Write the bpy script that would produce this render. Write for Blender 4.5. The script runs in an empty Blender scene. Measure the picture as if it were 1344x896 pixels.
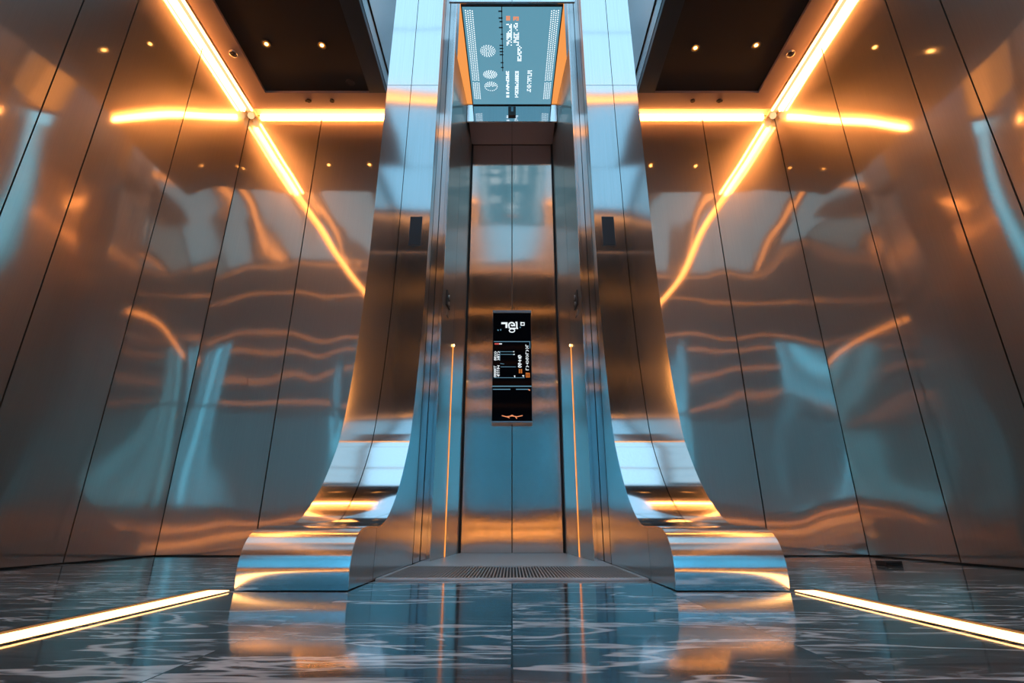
import bpy, bmesh, math, random
from mathutils import Vector, Matrix
random.seed(7)
S = bpy.context.scene
COL = S.collection

# ------------------------------------------------------------------ camera
cam = bpy.data.cameras.new('camera')
cam.lens = 675 / 1344 * 36
cam.sensor_width = 36
cam.clip_start = 0.02
co = bpy.data.objects.new('camera', cam)
COL.objects.link(co)
co.location = (0, 0, 0.28)
co.rotation_euler = (math.radians(90 + 19.72), 0, 0)
S.camera = co

# ------------------------------------------------------------------ view / render settings
vs = S.view_settings
vs.view_transform = 'Standard'
vs.look = 'None'
vs.exposure = 0.0
vs.gamma = 1.0
vs.use_curve_mapping = False
cy = S.cycles
cy.max_bounces = 10
cy.glossy_bounces = 8
cy.diffuse_bounces = 3
cy.transmission_bounces = 4
cy.transparent_max_bounces = 8
cy.sample_clamp_indirect = 8
cy.blur_glossy = 0.4
cy.caustics_reflective = True
try:
    cy.use_denoising = True
    cy.denoiser = 'OPENIMAGEDENOISE'
except Exception:
    pass

# ------------------------------------------------------------------ daylight outside
SKY_COL = (0.14, 0.56, 0.84)
SKY_STR = 4.0
w = bpy.data.worlds.new('daylight')
S.world = w
w.use_nodes = True
bg = w.node_tree.nodes['Background']
bg.inputs[0].default_value = (*SKY_COL, 1)
bg.inputs[1].default_value = SKY_STR

# tuning of the lamps and of the added unseen glows
WARM = (1.0, 0.35, 0.08)
FLOOR_COL = (1.0, 0.45, 0.15)
COVE_STR = 38.0
FLOOR_STR = 7.0
REAR_STR = 4.0
LAY_COL = (0.46, 0.78, 1.0)
LAY_STR = 1.5
LAY_REAR = 0.95
LINE_STR = 7.0
LOW_STR = 8.5

# ------------------------------------------------------------------ materials
def mat(name):
    m = bpy.data.materials.new(name)
    m.use_nodes = True
    nt = m.node_tree
    for n in list(nt.nodes):
        nt.nodes.remove(n)
    out = nt.nodes.new('ShaderNodeOutputMaterial')
    return m, nt, out

def pbsdf(nt, col=(.5, .5, .5), rough=.5, metal=0.0, ior=1.5):
    b = nt.nodes.new('ShaderNodeBsdfPrincipled')
    b.inputs['Base Color'].default_value = (*col, 1)
    b.inputs['Roughness'].default_value = rough
    b.inputs['Metallic'].default_value = metal
    b.inputs['IOR'].default_value = ior
    return b

def plain(name, col, rough=.5, metal=0.0, ior=1.5, grain=0.0, gscale=60):
    m, nt, out = mat(name)
    b = pbsdf(nt, col, rough, metal, ior)
    if grain:
        tc = nt.nodes.new('ShaderNodeTexCoord')
        n = nt.nodes.new('ShaderNodeTexNoise')
        n.inputs['Scale'].default_value = gscale
        nt.links.new(tc.outputs['Object'], n.inputs['Vector'])
        bp = nt.nodes.new('ShaderNodeBump')
        bp.inputs['Strength'].default_value = grain
        bp.inputs['Distance'].default_value = 0.002
        nt.links.new(n.outputs['Fac'], bp.inputs['Height'])
        nt.links.new(bp.outputs['Normal'], b.inputs['Normal'])
    nt.links.new(b.outputs[0], out.inputs[0])
    return m

def emit(name, col, strength):
    m, nt, out = mat(name)
    e = nt.nodes.new('ShaderNodeEmission')
    e.inputs[0].default_value = (*col, 1)
    e.inputs[1].default_value = strength
    nt.links.new(e.outputs[0], out.inputs[0])
    return m

def steel(name, col, r1, r2, mix, aniso=0.0, wave=0.0, wscale=0.8, wz=1.0, brush=0.15, brush_dir='Z'):
    """brushed sheet metal: a sharper and a softer lobe, oil-canning waves, fine brush lines"""
    m, nt, out = mat(name)
    L = nt.links.new
    tc = nt.nodes.new('ShaderNodeTexCoord')
    oi = nt.nodes.new('ShaderNodeObjectInfo')
    mul = nt.nodes.new('ShaderNodeMath'); mul.operation = 'MULTIPLY'
    mul.inputs[1].default_value = 3.0 if wave else 20
    L(oi.outputs['Random'], mul.inputs[0])
    add = nt.nodes.new('ShaderNodeVectorMath'); add.operation = 'ADD'
    L(tc.outputs['Object'], add.inputs[0])
    cmb = nt.nodes.new('ShaderNodeCombineXYZ')
    cmb.inputs[0].default_value = 0
    L(mul.outputs[0], cmb.inputs[1] if False else cmb.inputs[2])
    L(cmb.outputs[0], add.inputs[1])
    normal = None
    if wave:
        mp = nt.nodes.new('ShaderNodeMapping')
        mp.inputs['Scale'].default_value = (1, 1, wz)
        L(tc.outputs['Object'], mp.inputs['Vector'])
        nz = nt.nodes.new('ShaderNodeTexNoise')
        nz.inputs['Scale'].default_value = wscale
        nz.inputs['Detail'].default_value = 0.6
        nz.inputs['Roughness'].default_value = 0.35
        L(mp.outputs[0], nz.inputs['Vector'])
        b1 = nt.nodes.new('ShaderNodeBump')
        b1.inputs['Strength'].default_value = 1.0
        b1.inputs['Distance'].default_value = wave
        L(nz.outputs['Fac'], b1.inputs['Height'])
        normal = b1.outputs['Normal']
    # brush lines vary the gloss a little
    mp2 = nt.nodes.new('ShaderNodeMapping')
    mp2.inputs['Scale'].default_value = (140, 140, 1.2) if brush_dir == 'Z' else (1.5, 160, 160)
    L(add.outputs[0], mp2.inputs['Vector'])
    n2 = nt.nodes.new('ShaderNodeTexNoise')
    n2.inputs['Scale'].default_value = 1.0
    n2.inputs['Detail'].default_value = 2
    L(mp2.outputs[0], n2.inputs['Vector'])
    mr = nt.nodes.new('ShaderNodeMapRange')
    mr.inputs['From Min'].default_value = 0.3
    mr.inputs['From Max'].default_value = 0.7
    mr.inputs['To Min'].default_value = 1 - brush
    mr.inputs['To Max'].default_value = 1 + brush
    L(n2.outputs['Fac'], mr.inputs['Value'])
    vm = nt.nodes.new('ShaderNodeVectorMath'); vm.operation = 'SCALE'
    vm.inputs[0].default_value = col
    L(mr.outputs[0], vm.inputs['Scale'])
    sh = []
    for r in (r1, r2):
        b = pbsdf(nt, col, r, 1.0)
        L(vm.outputs[0], b.inputs['Base Color'])
        if aniso:
            b.inputs['Anisotropic'].default_value = aniso
            tg = nt.nodes.new('ShaderNodeTangent')
            tg.direction_type = 'UV_MAP'
            tg.uv_map = 'UVMap'
            L(tg.outputs[0], b.inputs['Tangent'])
        if normal:
            L(normal, b.inputs['Normal'])
        sh.append(b)
    mx = nt.nodes.new('ShaderNodeMixShader')
    mx.inputs[0].default_value = mix
    L(sh[0].outputs[0], mx.inputs[1])
    L(sh[1].outputs[0], mx.inputs[2])
    L(mx.outputs[0], out.inputs[0])
    return m

def marble(name):
    m, nt, out = mat(name)
    L = nt.links.new
    N = nt.nodes.new
    tc = N('ShaderNodeTexCoord')
    sep = N('ShaderNodeSeparateXYZ')
    L(tc.outputs['Object'], sep.inputs[0])
    def math_(op, a, b=None, c=None):
        n = N('ShaderNodeMath'); n.operation = op
        for i, v in enumerate((a, b, c)):
            if v is None: continue
            if isinstance(v, (int, float)): n.inputs[i].default_value = v
            else: L(v, n.inputs[i])
        return n.outputs[0]
    # tile indices: joints at x = 0, +-0.705, ... and y = 1.54 + k*1.52
    tx = math_('DIVIDE', sep.outputs[0], 0.705)
    ty = math_('DIVIDE', math_('SUBTRACT', sep.outputs[1], 1.54), 1.52)
    fx, fy = math_('FLOOR', tx), math_('FLOOR', ty)
    cell = N('ShaderNodeCombineXYZ')
    L(fx, cell.inputs[0]); L(fy, cell.inputs[1])
    wn = N('ShaderNodeTexWhiteNoise'); wn.noise_dimensions = '3D'
    L(cell.outputs[0], wn.inputs['Vector'])
    off = N('ShaderNodeVectorMath'); off.operation = 'SCALE'
    L(wn.outputs['Color'], off.inputs[0]); off.inputs['Scale'].default_value = 0.5
    pos = N('ShaderNodeVectorMath'); pos.operation = 'ADD'
    L(tc.outputs['Object'], pos.inputs[0]); L(off.outputs[0], pos.inputs[1])
    mp = N('ShaderNodeMapping')
    mp.inputs['Rotation'].default_value = (0, 0, math.radians(16))
    mp.inputs['Scale'].default_value = (0.6, 2.4, 1)
    L(pos.outputs[0], mp.inputs['Vector'])
    # warp
    wz = N('ShaderNodeTexNoise'); wz.inputs['Scale'].default_value = 1.3; wz.inputs['Detail'].default_value = 4
    L(mp.outputs[0], wz.inputs['Vector'])
    ws = N('ShaderNodeVectorMath'); ws.operation = 'SCALE'; ws.inputs['Scale'].default_value = 0.75
    L(wz.outputs['Color'], ws.inputs[0])
    p2 = N('ShaderNodeVectorMath'); p2.operation = 'ADD'
    L(mp.outputs[0], p2.inputs[0]); L(ws.outputs[0], p2.inputs[1])
    def vein(scale, width, detail):
        n = N('ShaderNodeTexNoise'); n.inputs['Scale'].default_value = scale
        n.inputs['Detail'].default_value = detail; n.inputs['Roughness'].default_value = 0.5
        L(p2.outputs[0], n.inputs['Vector'])
        a = math_('ABSOLUTE', math_('SUBTRACT', n.outputs['Fac'], 0.5))
        r = N('ShaderNodeMapRange'); r.interpolation_type = 'SMOOTHERSTEP'
        r.inputs['From Min'].default_value = 0; r.inputs['From Max'].default_value = width
        r.inputs['To Min'].default_value = 1; r.inputs['To Max'].default_value = 0
        L(a, r.inputs['Value'])
        return r.outputs[0]
    v1 = vein(1.1, 0.020, 4.0)
    v2 = vein(3.4, 0.040, 5.0)
    # where the veins gather
    dn = N('ShaderNodeTexNoise'); dn.inputs['Scale'].default_value = 0.8; dn.inputs['Detail'].default_value = 2
    L(p2.outputs[0], dn.inputs['Vector'])
    dens = N('ShaderNodeMapRange')
    dens.inputs['From Min'].default_value = 0.38; dens.inputs['From Max'].default_value = 0.58
    L(dn.outputs['Fac'], dens.inputs['Value'])
    v = math_('MAXIMUM', math_('MULTIPLY', v1, 0.8), math_('MULTIPLY', math_('MULTIPLY', v2, dens.outputs[0]), 0.9))
    # cloudy grey body with fine streaks
    mp3 = N('ShaderNodeMapping'); mp3.inputs['Scale'].default_value = (1.2, 14, 1)
    L(p2.outputs[0], mp3.inputs['Vector'])
    cn = N('ShaderNodeTexNoise'); cn.inputs['Scale'].default_value = 2.0; cn.inputs['Detail'].default_value = 6
    L(mp3.outputs[0], cn.inputs['Vector'])
    ramp = N('ShaderNodeValToRGB')
    ramp.color_ramp.elements[0].position = 0.35; ramp.color_ramp.elements[0].color = (0.014, 0.019, 0.026, 1)
    ramp.color_ramp.elements[1].position = 0.75; ramp.color_ramp.elements[1].color = (0.11, 0.13, 0.155, 1)
    L(cn.outputs['Fac'], ramp.inputs[0])
    mixc = N('ShaderNodeMix'); mixc.data_type = 'RGBA'
    L(v, mixc.inputs[0]); L(ramp.outputs[0], mixc.inputs[6])
    mixc.inputs[7].default_value = (0.95, 0.97, 1.0, 1)
    # joints
    def joint(t, f, wd):
        d = math_('SUBTRACT', t, f)
        e = math_('MINIMUM', d, math_('SUBTRACT', 1.0, d))
        return math_('LESS_THAN', e, wd)
    jx = joint(tx, fx, 0.0035); jy = joint(ty, fy, 0.0016)
    j = math_('MAXIMUM', jx, jy)
    mixj = N('ShaderNodeMix'); mixj.data_type = 'RGBA'
    L(j, mixj.inputs[0]); L(mixc.outputs[2], mixj.inputs[6])
    mixj.inputs[7].default_value = (0.004, 0.004, 0.005, 1)
    b = pbsdf(nt, (.1, .1, .1), 0.07, 0.0, 1.75)
    L(mixj.outputs[2], b.inputs['Base Color'])
    rr = N('ShaderNodeMapRange')
    rr.inputs['To Min'].default_value = 0.05; rr.inputs['To Max'].default_value = 0.14
    L(cn.outputs['Fac'], rr.inputs['Value'])
    L(rr.outputs[0], b.inputs['Roughness'])
    L(b.outputs[0], out.inputs[0])
    return m

def glass_pane(name, tint=(0.8, 0.95, 1.0)):
    m, nt, out = mat(name)
    t = nt.nodes.new('ShaderNodeBsdfTransparent'); t.inputs[0].default_value = (*tint, 1)
    g = nt.nodes.new('ShaderNodeBsdfGlossy'); g.inputs['Roughness'].default_value = 0.02
    f = nt.nodes.new('ShaderNodeFresnel'); f.inputs[0].default_value = 1.45
    mx = nt.nodes.new('ShaderNodeMixShader')
    nt.links.new(f.outputs[0], mx.inputs[0])
    nt.links.new(t.outputs[0], mx.inputs[1]); nt.links.new(g.outputs[0], mx.inputs[2])
    nt.links.new(mx.outputs[0], out.inputs[0])
    return m

def sheer(name):
    m, nt, out = mat(name)
    t = nt.nodes.new('ShaderNodeBsdfTransparent'); t.inputs[0].default_value = (1, 1, 1, 1)
    d = nt.nodes.new('ShaderNodeBsdfTranslucent'); d.inputs[0].default_value = (.55, .6, .62, 1)
    mx = nt.nodes.new('ShaderNodeMixShader'); mx.inputs[0].default_value = 0.82
    nt.links.new(t.outputs[0], mx.inputs[1]); nt.links.new(d.outputs[0], mx.inputs[2])
    nt.links.new(mx.outputs[0], out.inputs[0])
    return m

M = {}
M['wall'] = steel('brushed_wall_steel', (0.65, 0.59, 0.54), 0.06, 0.42, 0.32, wave=0.11, wscale=0.5, wz=0.9, brush=0.03)
M['wall_flat'] = steel('brushed_back_wall_steel', (0.65, 0.59, 0.54), 0.06, 0.42, 0.32, wave=0.03, wscale=0.6, wz=1.3, brush=0.03)
M['door'] = steel('brushed_door_steel', (0.66, 0.64, 0.62), 0.12, 0.24, 0.10, aniso=0.8, wave=0.008, wscale=0.9, wz=2.0, brush=0.03)
M['bench'] = steel('satin_bench_steel', (0.66, 0.69, 0.72), 0.15, 0.26, 0.3, aniso=0.7, wave=0.003, wscale=1.0, brush=0.03)
M['pillar'] = steel('satin_pillar_steel', (0.72, 0.77, 0.82), 0.085, 0.20, 0.10, aniso=0.6, wave=0.006, wscale=1.0, wz=1.5, brush=0.03)
M['side'] = steel('satin_side_steel', (0.55, 0.53, 0.52), 0.14, 0.34, 0.4, aniso=0.3, wave=0.01, brush=0.03)
M['jamb'] = steel('polished_jamb_steel', (0.62, 0.57, 0.53), 0.12, 0.42, 0.5, aniso=0.4, wave=0.012, brush=0.03)
M['atrium'] = steel('upper_wall_steel', (0.58, 0.61, 0.63), 0.18, 0.34, 0.4, wave=0.02, brush=0.03)
M['edge'] = plain('bright_steel_edge', (0.8, 0.82, 0.84), 0.18, 1.0)
M['dark'] = plain('black_recess', (0.006, 0.007, 0.009), 0.5)
M['ceil_frame'] = plain('mauve_brown_lacquer', (0.27, 0.19, 0.175), 0.5, 0.0, grain=.1)
M['ceil_panel'] = plain('black_satin_ceiling', (0.008, 0.009, 0.012), 0.45, 0.0)
M['ceil_strip'] = plain('dark_steel_strip', (0.10, 0.12, 0.14), 0.35, 1.0)
M['header'] = plain('dark_bronze_header', (0.36, 0.25, 0.235), 0.45, 0.2)
M['marble'] = marble('dark_veined_marble')
M['thresh'] = plain('pale_grey_threshold', (0.85, 0.85, 0.86), 0.35, 0.0)
M['grate_bar'] = plain('grate_steel', (0.66, 0.64, 0.63), 0.4, 0.3)
M['grate_rim'] = plain('pale_grate_rim', (0.80, 0.82, 0.84), 0.35, 0.2)
M['white_housing'] = plain('cream_housing', (0.75, 0.62, 0.48), 0.5)
M['fitting'] = plain('fitting_steel', (0.45, 0.42, 0.40), 0.3, 1.0)
M['fitting_dark'] = plain('dark_fitting', (0.05, 0.04, 0.04), 0.4, 0.3)
M['screen'] = plain('black_screen_glass', (0.004, 0.006, 0.010), 0.06, 0.0, 1.15)
M['screen_frame'] = plain('blued_steel_cap', (0.30, 0.40, 0.48), 0.3, 1.0)
M['reader'] = plain('smoked_reader_plate', (0.05, 0.065, 0.08), 0.3, 0.6)
M['glass'] = glass_pane('window_glass')
M['sheer'] = sheer('sheer_curtain_cloth')
def blind_mat():
    m, nt, out = mat('blind_cloth')
    t = nt.nodes.new('ShaderNodeBsdfTransparent'); t.inputs[0].default_value = (1, 1, 1, 1)
    d = nt.nodes.new('ShaderNodeBsdfDiffuse'); d.inputs[0].default_value = (.05, .06, .07, 1)
    mx = nt.nodes.new('ShaderNodeMixShader'); mx.inputs[0].default_value = 0.72
    nt.links.new(t.outputs[0], mx.inputs[1]); nt.links.new(d.outputs[0], mx.inputs[2])
    nt.links.new(mx.outputs[0], out.inputs[0])
    return m
M['blind'] = blind_mat()
M['rear'] = plain('dark_bronze_wall', (0.012, 0.008, 0.006), 0.6, 0.0, 1.2)
M['mullion'] = plain('dark_window_frame', (0.03, 0.035, 0.04), 0.4, 0.5)
M['cove'] = emit('cove_led', WARM, COVE_STR)
M['rear_led'] = emit('rear_led', WARM, REAR_STR)
M['low_led'] = emit('low_led', WARM, LOW_STR)
M['line_led'] = emit('line_led', WARM, LINE_STR)
M['plinth'] = emit('added_amber_glow', (1.0, 0.27, 0.04), 0.11)
M['cove_mid'] = emit('cove_diffuser', (1.0, 0.58, 0.27), 1.3)
M['floor_led'] = emit('floor_led', FLOOR_COL, FLOOR_STR)
M['jamb_led'] = emit('jamb_led', (1.0, 0.30, 0.06), 1.6)
M['jamb_tip'] = emit('jamb_led_tip', (1.0, 0.55, 0.2), 6.0)
M['reveal'] = emit('reveal_glow', (1.0, 0.36, 0.09), 0.95)  # orange light on the side walls, put in as emission
M['down'] = emit('downlight_led', (1.0, 0.42, 0.10), 14.0)
M['down_halo'] = emit('downlight_halo', (1.0, 0.30, 0.04), 0.45)
M['lay'] = emit('added_panel_glow', LAY_COL, LAY_STR)
M['lay_rear'] = emit('added_panel_dim_glow', (0.36, 0.74, 1.0), LAY_REAR)
M['white_lit'] = emit('white_display_light', (0.85, 0.93, 0.97), 1.0)
M['dot_lit'] = emit('white_dot_light', (0.85, 0.95, 1.0), 1.5)
M['blue_lit'] = emit('blue_display_light', (0.25, 0.55, 0.75), 0.5)
M['orange_lit'] = emit('orange_display_light', (1.0, 0.35, 0.16), 0.9)
M['amber_lit'] = emit('amber_display_light', (0.9, 0.25, 0.05), 0.6)
M['red_lit'] = emit('red_display_light', (0.8, 0.12, 0.10), 0.8)
M['canopy_face'] = None  # below
def canopy_mat():
    m, nt, out = mat('backlit_blue_display')
    b = pbsdf(nt, (0.03, 0.05, 0.06), 0.25)
    b.inputs['Emission Color'].default_value = (0.10, 0.28, 0.38, 1)
    b.inputs['Emission Strength'].default_value = 1.12
    nt.links.new(b.outputs[0], out.inputs[0])
    return m
M['canopy_face'] = canopy_mat()

# ------------------------------------------------------------------ mesh helpers
def uvs(bm):
    uv = bm.loops.layers.uv.new('UVMap')
    for f in bm.faces:
        n = f.normal
        for l in f.loops:
            p = l.vert.co
            if abs(n.x) > 0.8:
                l[uv].uv = (p.y, p.z)
            elif abs(n.z) > 0.95:
                l[uv].uv = (p.x, p.y)
            else:
                l[uv].uv = (p.x, p.z + 0.3 * p.y)

class MB:
    def __init__(self):
        self.bm = bmesh.new()
    def box(self, x0, x1, y0, y1, z0, z1, bev=0.0):
        r = bmesh.ops.create_cube(self.bm, size=1)
        vs_ = r['verts']
        for v in vs_:
            v.co = Vector(((x0 + x1) / 2 + v.co.x * (x1 - x0), (y0 + y1) / 2 + v.co.y * (y1 - y0), (z0 + z1) / 2 + v.co.z * (z1 - z0)))
        if bev:
            es = set()
            for v in vs_:
                es.update(v.link_edges)
            bmesh.ops.bevel(self.bm, geom=list(es), offset=bev, segments=2, affect='EDGES', profile=0.5)
        return self
    def prism(self, pts, vec):
        """closed polygon of 3-D points swept along vec"""
        a = [self.bm.verts.new(p) for p in pts]
        b = [self.bm.verts.new(Vector(p) + Vector(vec)) for p in pts]
        n = len(pts)
        self.bm.faces.new(a)
        self.bm.faces.new(list(reversed(b)))
        for i in range(n):
            self.bm.faces.new((a[i], b[i], b[(i + 1) % n], a[(i + 1) % n]))
        return self
    def cyl(self, c, axis, r, h, seg=24, r2=None):
        r2 = r if r2 is None else r2
        q = Vector((0, 0, 1)).rotation_difference(Vector(axis).normalized()).to_matrix().to_4x4()
        bmesh.ops.create_cone(self.bm, cap_ends=True, segments=seg, radius1=r, radius2=r2, depth=h,
                              matrix=Matrix.Translation(Vector(c)) @ q)
        return self
    def torus(self, c, axis, R, r, seg=28, sub=8):
        q = Vector((0, 0, 1)).rotation_difference(Vector(axis).normalized()).to_matrix()
        ring = []
        for i in range(seg):
            a = 2 * math.pi * i / seg
            row = []
            for k in range(sub):
                b = 2 * math.pi * k / sub
                p = Vector(((R + r * math.cos(b)) * math.cos(a), (R + r * math.cos(b)) * math.sin(a), r * math.sin(b)))
                row.append(self.bm.verts.new(Vector(c) + q @ p))
            ring.append(row)
        for i in range(seg):
            for k in range(sub):
                self.bm.faces.new((ring[i][k], ring[(i + 1) % seg][k], ring[(i + 1) % seg][(k + 1) % sub], ring[i][(k + 1) % sub]))
        return self
    def ball(self, c, r, sx=1, sy=1, sz=1):
        bmesh.ops.create_uvsphere(self.bm, u_segments=20, v_segments=12, radius=r,
                                  matrix=Matrix.Translation(Vector(c)) @ Matrix.Diagonal((sx, sy, sz, 1)))
        return self
    def ribbon(self, pts, width, frame, depth=0.004):
        """stroke of a drawn sign; frame(u, v, d) -> 3-D"""
        n = len(pts)
        L, R = [], []
        for i in range(n):
            a = pts[max(i - 1, 0)]; b = pts[min(i + 1, n - 1)]
            t = Vector((b[0] - a[0], b[1] - a[1]))
            t = t.normalized() if t.length else Vector((1, 0))
            nrm = Vector((-t.y, t.x)) * width / 2
            L.append((pts[i][0] + nrm.x, pts[i][1] + nrm.y)); R.append((pts[i][0] - nrm.x, pts[i][1] - nrm.y))
        for i in range(n - 1):
            q = [L[i], R[i], R[i + 1], L[i + 1]]
            top = [self.bm.verts.new(frame(p[0], p[1], depth)) for p in q]
            bot = [self.bm.verts.new(frame(p[0], p[1], 0)) for p in q]
            self.bm.faces.new(top); self.bm.faces.new(list(reversed(bot)))
            for k in range(4):
                self.bm.faces.new((top[k], bot[k], bot[(k + 1) % 4], top[(k + 1) % 4]))
        return self
    def build(self, name, m, parent=None, smooth=False, bevel=0.0):
        bm = self.bm
        bmesh.ops.recalc_face_normals(bm, faces=bm.faces[:])
        uvs(bm)
        me = bpy.data.meshes.new(name)
        bm.to_mesh(me); bm.free()
        if smooth:
            for p in me.polygons: p.use_smooth = True
        o = bpy.data.objects.new(name, me)
        me.materials.append(m)
        COL.objects.link(o)
        if parent is not None:
            o.parent = parent
            # parents may stand anywhere: keep the world place
            o.matrix_parent_inverse = Matrix.Translation(-Vector(world_loc(parent)))
        if bevel:
            b = o.modifiers.new('bevel', 'BEVEL'); b.width = bevel; b.segments = 2; b.limit_method = 'ANGLE'
        if smooth:
            e = o.modifiers.new('edge_split', 'EDGE_SPLIT'); e.split_angle = math.radians(35)
        return o

def world_loc(o):
    return WL.get(o.name, (0, 0, 0))
WL = {}

def thing(name, label, cat, loc=(0, 0, 0), group=None):
    o = bpy.data.objects.new(name, None)
    COL.objects.link(o)
    o.location = loc
    o.empty_display_size = 0.1
    WL[o.name] = loc
    o['label'] = label; o['category'] = cat
    if group: o['group'] = group
    return o
def tag(o, label, cat, group=None):
    o['label'] = label; o['category'] = cat
    if group: o['group'] = group
    return o
def struct(o):
    o['kind'] = 'structure'
    return o
def root(name):
    o = bpy.data.objects.new(name, None)
    COL.objects.link(o)
    o.empty_display_size = 0.1
    o['kind'] = 'structure'
    return o
def catmull(P, n=8):
    out = []
    for i in range(len(P) - 1):
        p0 = P[max(i - 1, 0)]; p1 = P[i]; p2 = P[i + 1]; p3 = P[min(i + 2, len(P) - 1)]
        for k in range(n):
            t = k / n
            out.append(tuple(0.5 * ((2 * p1[j]) + (-p0[j] + p2[j]) * t + (2 * p0[j] - 5 * p1[j] + 4 * p2[j] - p3[j]) * t * t
                                    + (-p0[j] + 3 * p1[j] - 3 * p2[j] + p3[j]) * t ** 3) for j in range(2)))
    out.append(tuple(P[-1]))
    return out

# ------------------------------------------------------------------ sizes
XW = 3.48          # half width of the hall
YB = 5.42          # back wall
YR = -5.0          # wall behind the camera
ZC = 5.40          # side ceilings
XA = 1.58          # edge of the tall middle bay
YF0 = 3.7          # front edge of the side ceilings; the lobby before it is tall
ZT = 9.0           # top of the tall bay

# ------------------------------------------------------------------ floor
struct(MB().box(-XW - .1, XW + .1, YR - .1, 6.2, -0.12, 0.0).build('floor', M['marble']))

# ------------------------------------------------------------------ wall cladding
def wall_panels(parent, cuts, make, m='wall'):
    for a, b in zip(cuts[:-1], cuts[1:]):
        g = 0.006
        make(a + g, b - g).build('wall_panel', M[m], parent)

CUTS = [YR, -4.0, -3.0, -2.0, -1.0, 0.0, 1.0, 2.0, 3.0, 3.44, 4.33, YB]
for nm, s in (('wall_left', -1), ('wall_right', 1)):
    wroot = struct(MB().box(min(s * (XW + .03), s * (XW + .15)), max(s * (XW + .03), s * (XW + .15)), YR - .1, YB + .1, 0, ZT + .1).build(nm, M['dark']))
    x0, x1 = sorted((s * XW, s * (XW + .028)))
    wall_panels(wroot, CUTS, lambda a, b: MB().box(x0, x1, a, b, 0.012, ZT if b <= 3.45 else ZC + .1))

wb = struct(MB().box(-XW - .1, -.80, YB + .035, YB + .15, 0, ZT).box(.80, XW + .1, YB + .035, YB + .15, 0, ZT).build('wall_back', M['dark']))
wall_panels(wb, [-XW, -2.52, -1.55, -.78], lambda a, b: MB().box(a, b, YB, YB + .03, 0.012, ZC + .1), 'wall_flat')
wall_panels(wb, [.78, 1.55, 2.52, XW], lambda a, b: MB().box(a, b, YB, YB + .03, 0.012, ZC + .1), 'wall_flat')
MB().box(-XA, XA, YB + .02, YB + .034, ZC + .11, ZT).build('upper_wall', M['atrium'], wb)

# wall behind the camera: warm base, windows, dark bronze above
wr = struct(MB().box(-XW - .1, XW + .1, YR - .2, YR, 0, 0.75).box(-XW - .1, XW + .1, YR - .2, YR, 5.8, ZT + .1).box(-1.7, 1.7, YR - .2, YR, 3.65, 5.8)
            .box(-XW - .1, -3.3, YR - .2, YR, .75, 5.8).box(3.3, XW + .1, YR - .2, YR, .75, 5.8)
            .build('wall_rear', M['rear']))
wf = root('window_1')
f = MB()
for x in (-3.27, -2.75, -2.25, -1.73, 1.73, 2.25, 2.75, 3.27):
    f.box(x - .03, x + .03, YR - .12, YR - .04, .75, 5.8)
for a, b in ((-3.3, -1.7), (1.7, 3.3)):
    for z in (.78, 3.85, 5.76):
        f.box(a, b, YR - .125, YR - .035, z - .05, z + .05)
f.box(-1.7, 1.7, YR - .12, YR - .04, .75, .82).box(-1.7, 1.7, YR - .12, YR - .04, 3.58, 3.65)
f.build('window_frame', M['mullion'], wf)
for a, b, z in ((-3.3, -1.7, 5.8), (-1.7, 1.7, 3.65), (1.7, 3.3, 5.8)):
    MB().box(a, b, YR - .09, YR - .08, .75, z).build('window_pane', M['glass'], wf)
# tall middle bay: side walls above the ceilings, and the top above the added glow panels
for nm, s in (('wall_upper_left', -1), ('wall_upper_right', 1)):
    x0, x1 = sorted((s * XA, s * (XA + .06)))
    o = struct(MB().box(x0, x1, YF0, YB + .02, ZC + .09, ZT).build(nm, M['atrium']))
    x0, x1 = sorted((s * (XA - .012), s * (XA - .001)))
    MB().box(x0, x1, YF0, YB, ZC + .30, ZC + .315).build('groove', M['dark'], o)
    x0, x1 = sorted((s * (XA + .07), s * XW))
    MB().box(x0, x1, YF0 - .02, YF0 + .04, ZC + .11, ZT).build('front_fascia', M['atrium'], o)
tp = struct(MB().box(-XW - .1, XW + .1, YR - .1, YB + .1, ZT + .05, ZT + .15).build('ceiling_upper', M['atrium']))

# ------------------------------------------------------------------ side ceilings
for nm, s in (('ceiling_left', -1), ('ceiling_right', 1)):
    def bx(mb, xa, xb, *r):
        a, b = sorted((s * xa, s * xb))
        return mb.box(a, b, *r)
    c = struct(bx(MB(), XA + .01, XW + .05, YF0, YB + .02, ZC + .10, ZC + .2).build(nm, M['dark']))
    # the mauve frame around the black field
    mb = MB()
    bx(mb, 3.10, 3.345, YF0, 5.27, ZC, ZC + .09)
    bx(mb, XA + .004, 3.10, 5.03, 5.27, ZC, ZC + .09)
    mb.build('ceiling_frame', M['ceil_frame'], c)
    mb = MB()
    bx(mb, 3.345, 3.375, YF0, 5.30, ZC + .012, ZC + .09)
    bx(mb, XA + .004, 3.345, 5.27, 5.30, ZC + .012, ZC + .09)
    mb.build('frame_lip', M['ceil_frame'], c)
    bx(MB(), 1.795, 3.10, YF0, 5.03, ZC + .035, ZC + .08).build('ceiling_panel', M['ceil_panel'], c)
    bx(MB(), XA + .004, 1.79, YF0, 5.03, ZC, ZC + .08).build('edge_strip', M['ceil_strip'], c)

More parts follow.
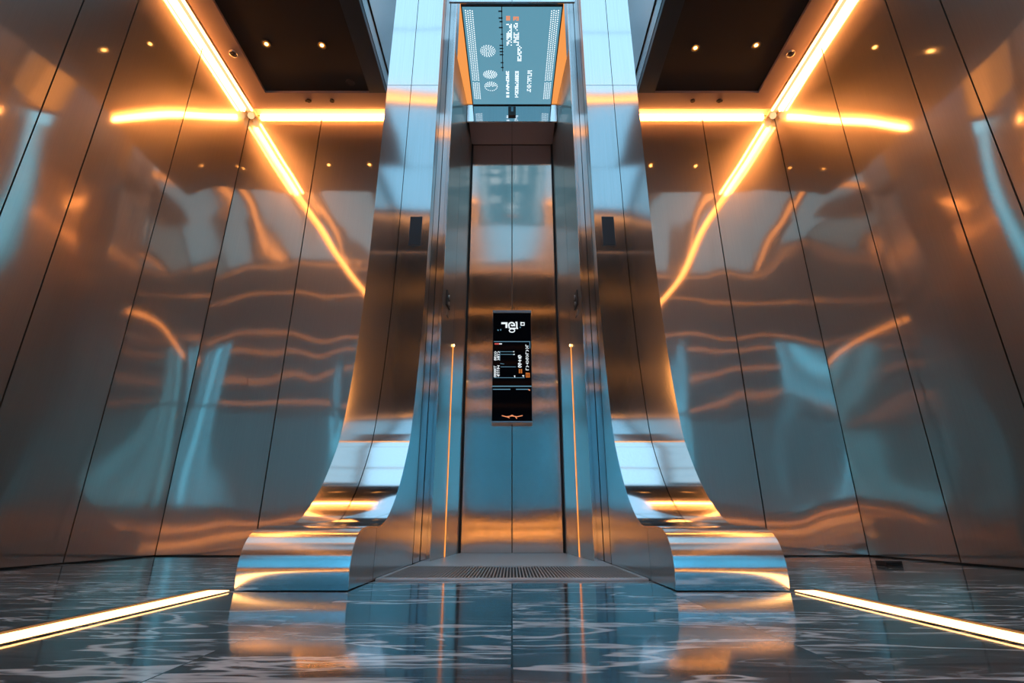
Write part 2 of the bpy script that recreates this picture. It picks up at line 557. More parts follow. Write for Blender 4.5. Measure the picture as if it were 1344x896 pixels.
# ------------------------------------------------------------------ pillars flowing into benches
PROF = [(4.03, 2.6), (4.0, 2.0), (3.92, 1.4), (3.815, .95), (3.70, .735), (3.52, .515), (3.34, .375), (3.22, .312), (3.11, .283),
        (2.95, .279), (2.81, .278), (2.70, .262), (2.63, .222), (2.59, .16), (2.575, .09), (2.583, 0.004)]
CURVE = catmull(PROF, 10)
I_TOP = 8 * 10            # where the bench cover begins
XI, XO, XM = 0.748, 1.262, 1.02
ZP = 8.95
YPB = 4.36
def sheet(profile, xa, xb, t=0.006):
    """a bent sheet swept across x, thickness t towards +y / down"""
    mb = MB()
    n = len(profile)
    off = []
    for i in range(n):
        a = profile[max(i - 1, 0)]; b = profile[min(i + 1, n - 1)]
        tx_, tz_ = b[0] - a[0], b[1] - a[1]
        l = math.hypot(tx_, tz_)
        off.append((profile[i][0] - tz_ / l * t * 1.0, profile[i][1] + tx_ / l * t * 1.0))
    rows = []
    for prof in (profile, off):
        rows.append([[mb.bm.verts.new((x, p[0], p[1])) for p in prof] for x in (xa, xb)])
    for i in range(n - 1):
        (A, B), (C, D) = rows
        mb.bm.faces.new((A[i], B[i], B[i + 1], A[i + 1]))
        mb.bm.faces.new((C[i], C[i + 1], D[i + 1], D[i]))
        mb.bm.faces.new((A[i], A[i + 1], C[i + 1], C[i]))
        mb.bm.faces.new((B[i], D[i], D[i + 1], B[i + 1]))
    for i in (0, n - 1):
        mb.bm.faces.new((rows[0][0][i], rows[1][0][i], rows[1][1][i], rows[0][1][i]))
    return mb

for s, side in ((-1, 'left'), (1, 'right')):
    p = thing('pillar_bench', 'tall satin steel pillar curving down into a low bench, %s of the elevator doors' % side, 'pillar',
              (s * 1.0, 4.2, 0), 'steel pillars with benches')
    def X(a, b):
        return tuple(sorted((s * a, s * b)))
    up = [(4.03, ZP), (4.03, 4.484)]
    lo = [(4.03, 4.478), (4.03, 3.6), (4.03, 3.0)] + CURVE[:I_TOP + 1]
    for a, b in ((XI, XM - .003), (XM + .003, XO)):
        sheet(up, *X(a, b)).build('upper_panel', M['pillar'], p)
        sheet(lo, *X(a, b)).build('curved_panel', M['pillar'], p, smooth=True)
    sheet(CURVE[I_TOP:], *X(XI - .002, XO + .002), t=0.008).build('bench_cover', M['bench'], p, smooth=True)
    # body behind the sheets: a side cheek on either side, a dark core between
    prof_in = [(4.038, ZP)] + [(4.038, 3.0)]
    for i in range(len(CURVE)):
        a = CURVE[max(i - 1, 0)]; b = CURVE[min(i + 1, len(CURVE) - 1)]
        tx_, tz_ = b[0] - a[0], b[1] - a[1]
        l = math.hypot(tx_, tz_)
        prof_in.append((CURVE[i][0] - tz_ / l * .0085, max(CURVE[i][1] + tx_ / l * .0085, 0.003)))
    def cheek(xa, xb, y_from, y_to):
        pts = [q for q in prof_in if y_from <= q[0] <= y_to]
        return pts
    for x in ((XI + .002, XI + .012), (XO - .012, XO - .002)):
        a, b = X(*x)
        # rear piece (behind the joint) and front piece of the cheek
        k = next(i for i, q in enumerate(prof_in) if q[0] <= 3.04)
        front = prof_in[k:] + [(3.034, 0.003)]
        front[0] = (3.034, front[0][1])
        rear = prof_in[:k] + [(3.040, prof_in[k][1]), (3.040, 0.003), (4.20, 0.003), (4.20, ZP)]
        MB().prism([(a, q[0], q[1]) for q in rear], (b - a, 0, 0)).build('side_cheek', M['side'], p)
        MB().prism([(a, q[0], q[1]) for q in front], (b - a, 0, 0)).build('bench_cheek', M['side'], p)
        MB().box(a, b, 4.224, 4.515, 0.012, ZP).build('side_return', M['side'], p)
    a, b = X(XI + .013, XO - .013)
    MB().box(a, b, 4.05, YPB - .01, .01, ZP).build('core', M['dark'], p)
    # small dark reader plate set in the inner strip
    a, b = X(.815, .925)
    tagp = MB().box(a, b, 4.022, 4.0295, 2.64, 2.93, .003).build('reader_plate', M['reader'], p)

# ------------------------------------------------------------------ portal around the doors
def quad_panel(xa, ya, xb, yb, z0, z1, t=0.02):
    d = Vector((xb - xa, yb - ya, 0)).normalized()
    n = Vector((d.y, -d.x, 0)) * t
    return [(xa, ya, z0), (xb, yb, z0), (xb + n.x, yb + n.y, z0), (xa + n.x, ya + n.y, z0)], (0, 0, z1 - z0)
JA, JB = (0.675, 4.545), (0.562, 5.83)
def jamb_at(y):
    t = (y - JA[1]) / (JB[1] - JA[1])
    return JA[0] + (JB[0] - JA[0]) * t
YL = 5.13
for k, s in ((1, -1), (2, 1)):
    t = root('trim_%d' % k)
    a, b = sorted((s * .672, s * 1.28))
    MB().box(a, b, 4.54, 4.56, 0.003, ZP).build('pilaster', M['pillar'], t)
    for (ya, yb) in ((4.561, YL - .004), (YL + .004, 5.83)):
        xa, xb = jamb_at(ya), jamb_at(yb)
        pts = [(s * xa, ya), (s * xb, yb), (s * (xb + .03), yb), (s * (xa + .03), ya)]
        MB().prism([(q[0], q[1], 0.003) for q in pts], (0, 0, 5.60)).build('jamb_panel', M['jamb'], t)
    xl = jamb_at(YL)
    pts = [(s * (xl + .008), YL - .012), (s * (xl + .008), YL + .012), (s * (xl + .03), YL + .012), (s * (xl + .03), YL - .012)]
    MB().prism([(q[0], q[1], 0.003) for q in pts], (0, 0, 5.6)).build('joint', M['edge'], t)
    a, b = sorted((s * .548, s * .9))
    MB().box(a, b, 5.832, 6.0, 0.003, 5.6).build('door_return', M['dark'], t)
# lintel and the dark bronze soffit behind it
t = root('trim_3')
MB().box(-.594, .594, 5.405, 5.425, 5.30, 5.572).build('lintel_panel', M['pillar'], t)
MB().box(-.565, -.002, 5.426, 5.84, 5.30, 5.33).box(.002, .565, 5.426, 5.84, 5.30, 5.33).build('soffit', M['header'], t)
MB().box(-.60, .60, 5.426, 6.0, 5.335, 5.60).build('lintel_core', M['dark'], t)
MB().box(-.9, .9, 5.93, 6.0, 0, 5.33).build('shaft_back', M['dark'], t)

# elevator door leaves
for s, side in ((-1, 'left'), (1, 'right')):
    a, b = sorted((s * .004, s * .541))
    d = thing('elevator_door', '%s brushed steel elevator door leaf, orange streaks reflected across it' % side, 'elevator door', (s * .27, 5.86, 0), 'elevator door leaves')
    MB().box(a, b, 5.85, 5.89, 0.012, 5.298, .002).build('leaf', M['door'], d)
    a, b = sorted((s * .541, s * .547))
    MB().box(a, b, 5.856, 5.89, 0.012, 5.298).build('edge_seal', M['dark'], d)

# threshold, grate
t = struct(MB().box(-.74, .74, 4.05, 4.545, 0.0, 0.010).box(-.56, .56, 4.545, 5.90, 0.0, 0.010)
           .prism([(-.67, 4.545, 0), (-.56, 5.83, 0), (-.56, 4.545, 0)], (0, 0, .010)).prism([(.67, 4.545, 0), (.56, 5.83, 0), (.56, 4.545, 0)], (0, 0, .010))
           .build('trim_4', M['thresh']))
g = thing('floor_grate', 'long steel entrance grate set in the floor before the elevator doors', 'grate', (0, 3.55, 0))
MB().box(-.742, .742, 3.06, 3.11, 0, .012).box(-.742, .742, 4.0, 4.048, 0, .012).box(-.742, -.722, 3.11, 4.0, 0, .012).box(.722, .742, 3.11, 4.0, 0, .012).build('frame', M['grate_rim'], g, bevel=.002)
MB().box(-.722, .722, 3.11, 4.0, .0005, .002).build('pit', M['dark'], g)
mb = MB()
n = 74
for i in range(n):
    x = -.722 + 1.444 * (i + .5) / n
    mb.box(x - .0036, x + .0036, 3.11, 4.0, .002, .011)
mb.build('slats', M['grate_bar'], g)

# ------------------------------------------------------------------ canopy with the lit display above the doors
cp = thing('canopy', 'steel canopy box between the pillars over the elevator doors', 'canopy', (0, 4.6, 5.6))
MB().box(-.643, -.003, 3.78, 3.80, 5.325, 6.6).box(.003, .643, 3.78, 3.80, 5.325, 6.6).build('fascia', M['pillar'], cp)
MB().box(-.50, .50, 3.80, 5.40, 5.66, 7.6).build('canopy_body', M['atrium'], cp)
# tilted display; local (u across, v from back to front 0..1)
DY0, DZ0, DY1, DZ1 = 5.40, 5.572, 3.81, 5.312
def disp(u, v, d):
    y = DY0 + (DY1 - DY0) * v; z = DZ0 + (DZ1 - DZ0) * v
    nn = Vector((0, (DZ1 - DZ0), -(DY1 - DY0))).normalized()   # upwards
    return Vector((u, y - nn.y * d, z - nn.z * d))
ds = thing('ceiling_display', 'backlit blue overhead display covered in white dots and dot lettering', 'display', (0, 4.6, 5.45))
def slab(u0, u1, v0, v1, d0, d1):
    mb = MB()
    pts = [disp(u0, v0, d0), disp(u1, v0, d0), disp(u1, v1, d0), disp(u0, v1, d0)]
    top = [disp(u0, v0, d1), disp(u1, v0, d1), disp(u1, v1, d1), disp(u0, v1, d1)]
    a = [mb.bm.verts.new(q) for q in pts]; b = [mb.bm.verts.new(q) for q in top]
    mb.bm.faces.new(a); mb.bm.faces.new(list(reversed(b)))
    for i in range(4):
        mb.bm.faces.new((a[i], b[i], b[(i + 1) % 4], a[(i + 1) % 4]))
    return mb
slab(-.515, .515, .008, .992, -.02, 0).build('screen', M['canopy_face'], ds)
fr = slab(-.527, -.515, 0, 1, -.02, .004)
for q in ((.515, .527, 0, 1), (-.515, .515, 0, .008), (-.515, .515, .992, 1)):
    m2 = slab(*q, -.02, .004)
    me = bpy.data.meshes.new('tmp'); m2.bm.to_mesh(me); fr.bm.from_mesh(me); bpy.data.meshes.remove(me)
fr.build('frame', M['mullion'], ds)
# pixel (x, y) of a mark -> display coordinates were measured once: u in metres, v 0 (back) .. 1 (front)
def dots(name, pts, m, r=.006):
    mb = MB()
    for (u, v) in pts:
        q = [(u - r, v - r / 1.6), (u + r, v - r / 1.6), (u + r, v + r / 1.6), (u - r, v + r / 1.6)]
        a = [mb.bm.verts.new(disp(x, y, .0015)) for x, y in q]
        b = [mb.bm.verts.new(disp(x, y, .0003)) for x, y in q]
        mb.bm.faces.new(a)
        for i in range(4):
            mb.bm.faces.new((a[i], b[i], b[(i + 1) % 4], a[(i + 1) % 4]))
    return mb.build(name, m, ds)
for s in (-1, 1):
    for v0, v1, n in ((.29, .965, 38), (.07, .275, 12)):
        pts = []
        for i in range(n):
            for k in range(4):
                pts.append((s * (.414 + .0235 * k), v0 + (v1 - v0) * (i + .5 + .25 * (k % 2)) / n))
        dots('dot_band', pts, M['dot_lit'], .0058)
def burst(cu, cv, R, flat, skip=lambda a, r: False):
    pts = []
    for rr, n_ in ((1.3, 6), (2.6, 11), (3.8, 15), (5, 18)):
        for i in range(n_):
            a = 2 * math.pi * (i + .5 * (n_ % 2)) / n_
            if skip(a, rr): continue
            pts.append((cu + R * rr / 5 * math.cos(a), cv + R * rr / 5 * math.sin(a) * flat / 1.6))
    return pts
dots('dot_burst', burst(-.278, .606, .082, 1.05), M['dot_lit'], .0056)
dots('dot_burst', burst(-.267, .364, .080, .85), M['dot_lit'], .0056)
dots('dot_burst', burst(-.265, .229, .078, 1.05, lambda a, r: r < 4 and math.sin(a) < -.2), M['dot_lit'], .0056)
def dot_text(u0, u1, v0, v1, rows, cols, seed, dens=.62):
    rnd = random.Random(seed)
    pts = []
    for i in range(rows):
        for k in range(cols):
            if rnd.random() < dens:
                pts.append((u0 + (u1 - u0) * (k + .5) / cols, v0 + (v1 - v0) * (i + .5) / rows))
    return pts
for u0, u1, v0, v1, rows, cols, seed, dens, m in (
        (-.062, -.001, .656, .853, 15, 4, 1, .62, 'dot_lit'), (.016, .078, .656, .860, 15, 4, 2, .62, 'dot_lit'),
        (.062, .112, .503, .656, 12, 3, 3, .75, 'dot_lit'), (-.074, -.036, .093, .403, 22, 3, 4, .75, 'dot_lit'),
        (.037, .083, .093, .403, 22, 3, 5, .9, 'dot_lit'), (.188, .245, .159, .411, 18, 3, 6, .75, 'dot_lit'),
        (-.064, -.020, .879, .918, 4, 3, 7, 1, 'orange_lit'), (.012, .073, .879, .912, 4, 4, 8, .9, 'orange_lit')):
    dots('dot_lettering', dot_text(u0, u1, v0, v1, rows, cols, seed, dens), M[m], .0066)
mb = MB()
mb.ribbon([(-.112, .40), (-.106, 1.0)], .009, disp, .002)
for v, l in ((.955, .03), (.90, .03), (.87, .022), (.82, .03), (.76, .012), (.72, .012), (.66, .03), (.63, .03), (.60, .03), (.57, .03), (.49, .022), (.44, .02)):
    mb.ribbon([(-.112 - l, v), (-.10, v)], .010, disp, .002)
mb.build('scale_line', M['mullion'], ds)

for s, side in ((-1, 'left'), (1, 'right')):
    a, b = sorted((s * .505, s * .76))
    o = MB().box(a, b, 5.405, 5.418, 5.61, 7.6).build('reveal_glow_wall', M['reveal'])  # lit wall of the gap, its light given as its own glow
    tag(o, 'wall with amber light painted as its own glow along the %s edge of the blue overhead display' % side, 'light', 'amber glow walls beside the overhead display')

# sensor on the lintel
o = thing('door_sensor', 'small black sensor box with a pale slit, on the lintel above the doors', 'sensor', (0, 5.40, 5.42))
MB().box(-.05, .05, 5.375, 5.404, 5.375, 5.52, .004).build('housing', M['fitting_dark'], o)
MB().box(-.012, .018, 5.371, 5.376, 5.435, 5.51, .002).build('lens', M['screen_frame'], o)

# ------------------------------------------------------------------ information display hung before the doors
ip = thing('information_panel', 'tall narrow black information display in front of the door seam', 'display', (0, 5.74, 1.39))
Z0, Z1, W = 1.385, 2.735, .229
YF = 5.74
MB().box(-W, W, YF, 5.845, Z0, Z1 - .035, .004).build('housing', M['fitting_dark'], ip)
MB().box(-W - .004, W + .004, YF - .012, 5.845, Z1 - .035, Z1, .003).build('top_cap', M['screen_frame'], ip)
MB().box(-W - .004, W + .004, YF - .008, 5.845, Z0 - .014, Z0, .003).build('bottom_cap', M['screen_frame'], ip)
def face(u, v, d):
    # u 0..1 left to right, v 0..1 top to bottom over the whole display
    return Vector((-W + 2 * W * u, YF - .004 - d, Z1 - (Z1 - Z0) * v))
def scr(v0, v1):
    return MB().box(-W + .006, W - .006, YF - .004, YF + .002, Z1 - (Z1 - Z0) * v1, Z1 - (Z1 - Z0) * v0, .001)
s1 = scr(.03, .288).build('upper_screen', M['screen'], ip)
s2 = scr(.294, .70).build('middle_screen', M['screen'], ip)
s3 = scr(.708, .995).build('lower_screen', M['screen'], ip)
AS = (2 * W) / (Z1 - Z0)
def stroke(par, name, m, lines, wd=.018):
    mb = MB()
    for pts in lines:
        q = [(x, y) for x, y in pts]
        # even stroke width: work in metres
        fr_ = lambda a, b, d: face(a / (2 * W), b / (Z1 - Z0), d + .0005)
        mb.ribbon([(x * 2 * W, y * (Z1 - Z0)) for x, y in q], wd, fr_, .0015)
    return mb.build(name, m, par)
def strokes(par, name, m, lines, wd):
    for l in lines:
        stroke(par, name, m, [l], wd)
def arc(cx, cy_, rx, ry, a0, a1, n=18):
    return [(cx + rx * math.cos(math.radians(a0 + (a1 - a0) * i / n)), cy_ + ry * math.sin(math.radians(a0 + (a1 - a0) * i / n))) for i in range(n + 1)]
stroke(s1, 'numeral', M['white_lit'], [[(.22, .123), (.375, .123)], [(.355, .115), (.355, .168)]], .024)
stroke(s1, 'numeral', M['white_lit'], [arc(.49, .143, .075, .026, 20, -200), [(.42, .143), (.425, .168), (.47, .173), (.60, .173)], [(.56, .143), (.50, .147), (.48, .138)]], .017)
stroke(s1, 'numeral', M['white_lit'], [[(.625, .115), (.625, .172)], [(.59, .115), (.635, .115)], [(.61, .172), (.655, .172)]], .017)
stroke(s1, 'degree_mark', M['white_lit'], [[(.735, .118), (.82, .118), (.82, .143), (.735, .143), (.735, .112)]], .014)
strokes(s1, 'small_mark', M['white_lit'], [arc(.50, .193, .07, .016, 0, 360)], .012)
strokes(s1, 'small_mark', M['blue_lit'], [[(.70, .163), (.73, .163)], [(.15, .19), (.13, .185), (.14, .195)], [(.20, .18), (.21, .192)]], .012)
# middle screen
strokes(s2, 'rule', M['blue_lit'], [[(.03, .297), (.96, .297)], [(.96, .297), (.96, .36)]], .007)
stroke(s2, 'red_tag', M['red_lit'], [[(.05, .318), (.17, .318)]], .016)
stroke(s2, 'white_tag', M['white_lit'], [[(.17, .318), (.24, .318)]], .012)
def glyph_column(par, m, u, v0, v1, n, wid, seed, wd=.007):
    """a vertical run of small letter-like marks"""
    r = random.Random(seed)
    L_ = []
    h = (v1 - v0) / n
    for i in range(n):
        c = v0 + h * (i + .5)
        k = r.randrange(4)
        if k == 0: L_ += [[(u - wid, c - h * .3), (u + wid, c - h * .3)], [(u, c - h * .3), (u, c + h * .3)]]
        elif k == 1: L_ += [arc(u, c, wid, h * .32, 0, 300, 8)]
        elif k == 2: L_ += [[(u - wid, c - h * .3), (u - wid, c + h * .3), (u + wid, c + h * .3)]]
        else: L_ += [[(u - wid, c + h * .3), (u, c - h * .3), (u + wid, c + h * .3)]]
    return stroke(par, 'lettering', m, L_, wd)
glyph_column(s2, M['white_lit'], .075, .385, .47, 5, .03, 11)
glyph_column(s2, M['white_lit'], .155, .385, .47, 5, .03, 12)
glyph_column(s2, M['white_lit'], .075, .515, .62, 6, .03, 13)
glyph_column(s2, M['white_lit'], .155, .515, .62, 6, .03, 14)
glyph_column(s2, M['white_lit'], .70, .42, .535, 5, .04, 15, .010)
glyph_column(s2, M['white_lit'], .89, .32, .56, 10, .035, 16, .008)
strokes(s2, 'chart_line', M['blue_lit'], [[(.19, .39), (.55, .39)], [(.21, .415), (.55, .415)], [(.19, .385), (.19, .47)], [(.21, .528), (.60, .528)], [(.05, .625), (.82, .625)], [(.20, .498), (.30, .502)]], .005)
strokes(s2, 'small_mark', M['white_lit'], [[(.53, .39), (.56, .39)], [(.53, .415), (.57, .415)], [(.55, .612), (.57, .605), (.57, .622)], [(.76, .608), (.80, .605), (.79, .618)]], .010)
strokes(s2, 'amber_tag', M['amber_lit'], [[(.69, .548), (.69, .585)], [(.74, .548), (.74, .585)]], .015)
strokes(s2, 'amber_tag', M['amber_lit'], [[(.86, .585), (.94, .585), (.94, .62), (.86, .62), (.86, .58)], [(.90, .585), (.90, .62)]], .012)
strokes(s3, 'rule', M['blue_lit'], [[(.0, .700), (.99, .700)]], .010)
strokes(s3, 'rule', M['blue_lit'], [[(.02, .727), (.46, .727)], [(.60, .727), (.93, .727)]], .009)
strokes(s3, 'amber_tag', M['orange_lit'], [[(.91, .728), (.95, .737)]], .012)
stroke(s3, 'bird_mark', M['orange_lit'], [[(.25, .952), (.36, .962), (.50, .955), (.62, .962), (.76, .952)], [(.34, .958), (.44, .972)], [(.58, .960), (.62, .978)], [(.46, .955), (.50, .948), (.54, .955)]], .009)

# ------------------------------------------------------------------ call plates and vertical lights in the portal
for s, side in ((-1, 'left'), (1, 'right')):
    y = 4.78
    x = jamb_at(y)
    ang = math.atan2(JA[0] - JB[0], JB[1] - JA[1])
    def on_jamb(yy, out, z):
        return Vector((s * (jamb_at(yy) - out), yy, z))
    c = thing('call_plate', 'small dark call button plate on the %s door jamb above the light line' % side, 'call button', tuple(on_jamb(y, 0, 2.4)), 'call button plates')
    def jbox(y0, y1, o0, o1, z0, z1):
        mb = MB()
        base = [on_jamb(y0, o0, z0), on_jamb(y1, o0, z0), on_jamb(y1, o1, z0), on_jamb(y0, o1, z0)]
        return mb.prism([tuple(q) for q in base], (0, 0, z1 - z0))
    jbox(4.70, 4.86, 0.001, .012, 2.36, 2.52).build('plate', M['fitting_dark'], c, bevel=.003)
    q = on_jamb(4.78, .016, 2.47)
    MB().cyl(q, (s, 0, 0), .026, .012).build('button', M['fitting'], c, smooth=True)
    q = on_jamb(4.78, .016, 2.40)
    MB().cyl(q, (s, 0, 0), .020, .012).build('button', M['fitting'], c, smooth=True)
    jbox(4.74, 4.82, .001, .010, 2.26, 2.32).build('key_switch', M['fitting'], c, bevel=.003)
    l = thing('jamb_light', 'thin vertical amber light line in the %s door jamb' % side, 'light', tuple(on_jamb(5.13, 0, 0)), 'amber light lines in the door jambs')
    jbox(5.125, 5.135, .0005, .006, 0.012, 2.07).build('diffuser', M['jamb_led'], l)
    q = on_jamb(5.13, .010, 2.075)
    MB().ball(q, .009, 1, 1, 1.8).build('end_lamp', M['jamb_tip'], l, smooth=True)

# ------------------------------------------------------------------ cove lights
for s, side in ((-1, 'left'), (1, 'right')):
    def bx(mb, xa, xb, *r):
        a, b = sorted((s * xa, s * xb))
        return mb.box(a, b, *r)
    c = thing('cove_light', 'long warm cove light where the ceiling meets the %s wall' % side, 'light', (s * 3.43, 0, 5.33), 'warm cove lights along the side walls')
    bx(MB(), 3.378, 3.474, YF0 + .02, 5.415, ZC - .015, ZC + .08).build('housing', M['white_housing'], c)
    bx(MB(), 3.405, 3.452, YF0 + .02, 5.30, ZC - .022, ZC - .016).build('diffuser', M['cove_mid'], c)
    bx(MB(), 3.453, 3.473, YF0 + .02, 5.26, ZC - .075, ZC - .018).build('light_bar', M['cove'], c)
    bx(MB(), 3.380, 3.403, YF0 + .02, 5.30, ZC - .030, ZC - .016).build('light_bar', M['cove'], c)
    c = thing('cove_light', 'warm cove light along the top of the back wall, %s of the pillars' % side, 'light', (s * 2.4, 5.38, 5.33), 'warm cove lights on the back wall')
    bx(MB(), 1.60, 3.376, 5.305, 5.415, ZC + .012, ZC + .08).build('housing', M['white_housing'], c)
    bx(MB(), 1.60, 3.33, 5.395, 5.415, ZC - .055, ZC + .010).build('light_bar', M['cove'], c)
    # corner lamp
    c = thing('corner_lamp', 'small round corner lamp where the cove lights meet on the %s' % side, 'lamp', (s * 3.42, 5.34, 5.31), 'round lamps in the cove corners')
    MB().cyl((s * 3.42, 5.345, ZC - .01), (0, 0, 1), .014, .05).build('stem', M['fitting'], c, smooth=True)
    MB().ball((s * 3.42, 5.345, ZC - .062), .042).build('lamp_globe', M['cove_mid'], c, smooth=True)
    # floor light
    c = thing('floor_light', 'warm light strip set in the marble running from the %s bench' % side, 'light', (s * 1.315, 0, 0), 'warm floor light strips')
    bx(MB(), 1.272, 1.362, YR + .1, 2.56, 0.0005, 0.004).build('channel', M['fitting'], c)
    bx(MB(), 1.272, 1.362, YR + .1, 2.555, 0.0045, 0.008).build('diffuser', M['floor_led'], c)
    bx(MB(), 1.362, 1.374, YR + .1, 2.56, 0.0045, 0.014).build('kerb', M['fitting_dark'], c)

# ------------------------------------------------------------------ downlights and small ceiling fittings
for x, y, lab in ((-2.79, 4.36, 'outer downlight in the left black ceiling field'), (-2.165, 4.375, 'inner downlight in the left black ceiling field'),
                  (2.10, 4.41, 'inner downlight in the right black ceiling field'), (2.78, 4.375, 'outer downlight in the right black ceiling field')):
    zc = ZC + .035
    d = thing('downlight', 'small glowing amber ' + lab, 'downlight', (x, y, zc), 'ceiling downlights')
    MB().torus((x, y, zc - .002), (0, 0, 1), .045, .008).build('trim_ring', M['fitting_dark'], d, smooth=True)
    MB().cyl((x, y, zc - .001), (0, 0, 1), .045, .004).build('halo_disc', M['down_halo'], d, smooth=True)  # halo round the lamp painted as a dim glowing disc
    MB().cyl((x, y, zc - .004), (0, 0, 1), .020, .008).build('lamp', M['down'], d, smooth=True)
for x, y, lab in ((-3.205, 4.456, 'ring fitting on the left ceiling frame beside the long cove'), (3.205, 4.456, 'ring fitting on the right ceiling frame beside the long cove')):
    d = thing('sprinkler', 'small round metal ' + lab, 'sprinkler', (x, y, ZC), 'ring fittings on the ceiling frame')
    MB().torus((x, y, ZC - .006), (0, 0, 1), .042, .008).build('ring', M['fitting'], d, smooth=True)
    MB().cyl((x, y, ZC - .012), (0, 0, 1), .018, .024).build('head', M['fitting_dark'], d, smooth=True)
for x, y, sh, lab in ((-2.60, 5.15, 1, 'outer of two clips on the left frame edge'), (-2.30, 5.15, 0, 'inner of two clips on the left frame edge'),
                      (2.31, 5.15, 0, 'inner of two clips on the right frame edge'), (2.65, 5.15, 1, 'outer of two clips on the right frame edge')):
    d = thing('ceiling_clip', 'tiny dark clip, ' + lab, 'clip', (x, y, ZC), 'dark clips on the ceiling frame')
    MB().cyl((x, y, ZC - .008), (0, 0, 1), .028, .016).build('base', M['fitting_dark'], d, smooth=True)
    if sh:
        for q in (-.030, .030):
            MB().box(x + q - .008, x + q + .008, y - .012, y + .012, ZC - .022, ZC - .001, .003).build('jaw', M['fitting_dark'], d)
d = thing('ceiling_speaker', 'dark round ring in the corner of the left black ceiling field', 'speaker', (-1.995, 4.9, ZC + .035))
MB().torus((-1.995, 4.90, ZC + .033), (0, 0, 1), .05, .006).build('ring', M['fitting_dark'], d, smooth=True)
MB().cyl((-1.995, 4.90, ZC + .031), (0, 0, 1), .042, .006).build('grille', M['fitting_dark'], d, smooth=True)

# floor socket by the right wall
d = thing('floor_socket', 'small black floor box standing by the right wall', 'socket', (2.83, 4.2, 0))
MB().box(2.765, 2.90, 4.15, 4.25, 0.001, .035, .003).build('housing', M['fitting_dark'], d)
MB().box(2.777, 2.888, 4.142, 4.150, .008, .028, .002).build('cover', M['dark'], d)

# ------------------------------------------------------------------ glow panels added overhead for the steel to mirror, and lights at the rear
for y0, y1, m, lab in ((-4.85, -2.95, 'lay_rear', 'dim'), (-2.85, -.95, 'lay_rear', 'dim'), (-.45, .9, 'lay', 'bright'), (.98, 2.3, 'lay', 'bright'), (2.38, 3.66, 'lay', 'bright')):
    for x0, x1 in (((-3.35, -1.15), (-1.1, 1.1), (1.15, 3.35)) if m == 'lay' else (((-3.35, -1.9), (-.85, .85), (1.9, 3.35)) if y0 < -4 else ((-2.75, -1.6), (-.85, .85), (1.6, 2.75)))):
        o = MB().box(x0, x1, y0, y1, ZT + .0, ZT + .04).build('added_glow_panel', M[m])  # unseen, stands in for a skylight; laid out for its reflections
        tag(o, 'cool %s glow panel, unseen, added high over the tall lobby' % lab, 'light', lab + ' added glow panels over the lobby')
o = MB().box(-1.1, 1.1, 3.74, 5.3, ZT + .0, ZT + .04).build('added_glow_panel', M['lay'])
tag(o, 'cool bright glow panel, unseen, added high over the middle bay', 'light')
o = MB().box(-XW + .05, XW - .05, -.75, -.62, ZT - .03, ZT + .02).build('ceiling_light', M['rear_led'])
tag(o, 'warm light strip crossing the high lobby ceiling', 'light')
o = MB().box(-XW + .02, XW - .02, YR + .002, YR + .012, .02, .66).build('amber_base_glow', M['plinth'])  # unseen glow, added for the orange band low in the steel
tag(o, 'unseen amber glow panel added along the foot of the wall behind the viewer', 'light')
for z, lab in ((.05, 'lower'), (.36, 'upper')):
    o = MB().box(-XW + .05, XW - .05, YR + .014, YR + .04, z, z + .035).build('plinth_light', M['low_led'])
    tag(o, 'warm light strip, %s of two across the foot of the rear wall' % lab, 'light', 'warm strips at the foot of the rear wall')
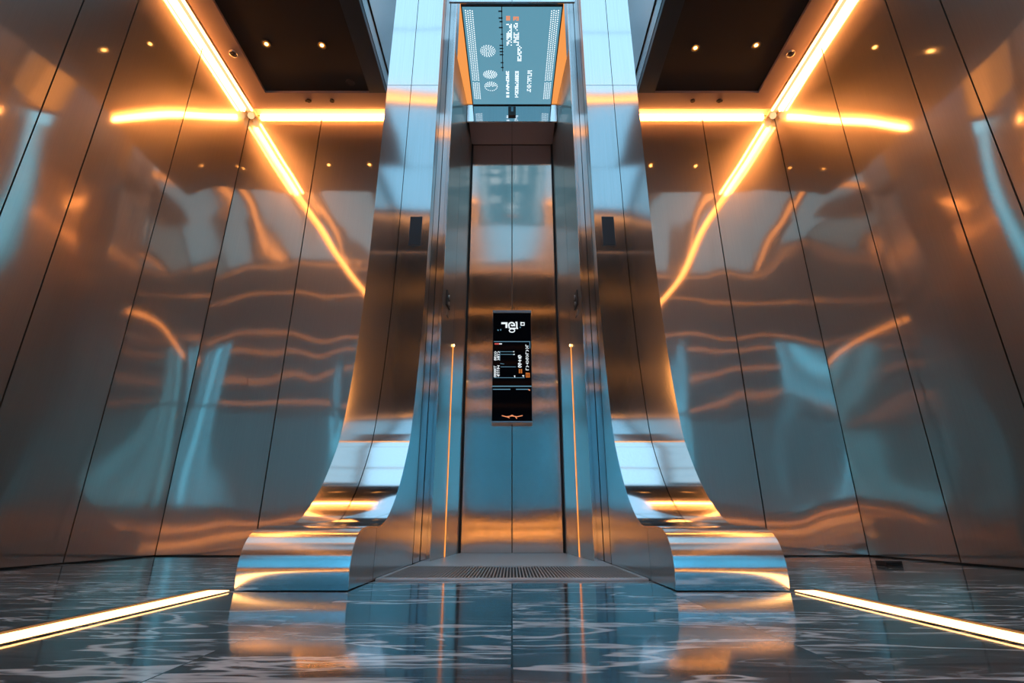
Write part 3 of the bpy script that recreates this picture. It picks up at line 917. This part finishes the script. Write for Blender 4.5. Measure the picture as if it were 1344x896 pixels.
for z, lab in ((5.95, 'lowest'), (7.5, 'middle'), (8.85, 'highest')):
    o = MB().box(-XW + .05, XW - .05, YR + .002, YR + .03, z, z + .03).build('wall_light', M['rear_led'])
    tag(o, 'warm horizontal light strip, %s one on the wall behind the viewer' % lab, 'light', 'warm strips on the rear wall')
for s, side in ((-1, 'left'), (1, 'right')):
    for xc, zc, y0_, y1, lab in ((3.455, 5.34, YR + .1, 3.69, 'halfway up the %s lobby wall' % side), (1.22, ZT - .01, YR + .1, -1.0, 'on the high lobby ceiling, %s of the middle' % side)):
        a, b = sorted((s * (xc - .02), s * (xc + .02)))
        o = MB().box(a, b, y0_, y1, zc - .03, zc + .03).build('line_light', M['line_led'])
        tag(o, 'long warm light line ' + lab, 'light', 'warm light lines of the lobby')
for z, lab in ((3.95, 'lowest'), (4.7, 'middle'), (5.4, 'highest')):
    o = MB().box(-1.65, 1.65, YR + .002, YR + .03, z, z + .03).build('added_pier_strip', M['rear_led'])  # unseen strips, added so the doors mirror orange lines
    tag(o, 'unseen added warm strip, %s on the pier between the rear windows' % lab, 'light', 'added warm strips on the window pier')
# unseen blind, added to dim the window as the doors mirror it
o = thing('dimming_blind', 'unseen dark blind added to dim the middle of the rear window', 'blind', (0, YR + .2, 3.65))
MB().box(-1.66, 1.66, YR + .195, YR + .199, .80, 3.68).build('cloth', M['blind'], o)
MB().cyl((0, YR + .2, 3.70), (1, 0, 0), .035, 3.34).build('roller', M['mullion'], o, smooth=True)
MB().box(-1.66, 1.66, YR + .188, YR + .206, .775, .80).build('bottom_bar', M['mullion'], o)
# sheer curtains, folds as waves
for xa, xb in ((-3.0, -2.6), (-2.1, -1.8), (1.8, 2.1), (2.6, 3.0)):
    mb = MB()
    n = int((xb - xa) / .012)
    top, bot = [], []
    for i in range(n + 1):
        x = xa + (xb - xa) * i / n
        y = YR + .10 + .035 * math.sin(x * 38) + .012 * math.sin(x * 91)
        bot.append(mb.bm.verts.new((x, y, .72))); top.append(mb.bm.verts.new((x, y, 5.85)))
    for i in range(n):
        mb.bm.faces.new((bot[i], bot[i + 1], top[i + 1], top[i]))
    o = mb.build('curtain', M['sheer'], smooth=True)
    tag(o, 'sheer pale curtain hanging at the window behind the viewer', 'curtain', 'sheer curtains at the rear window')
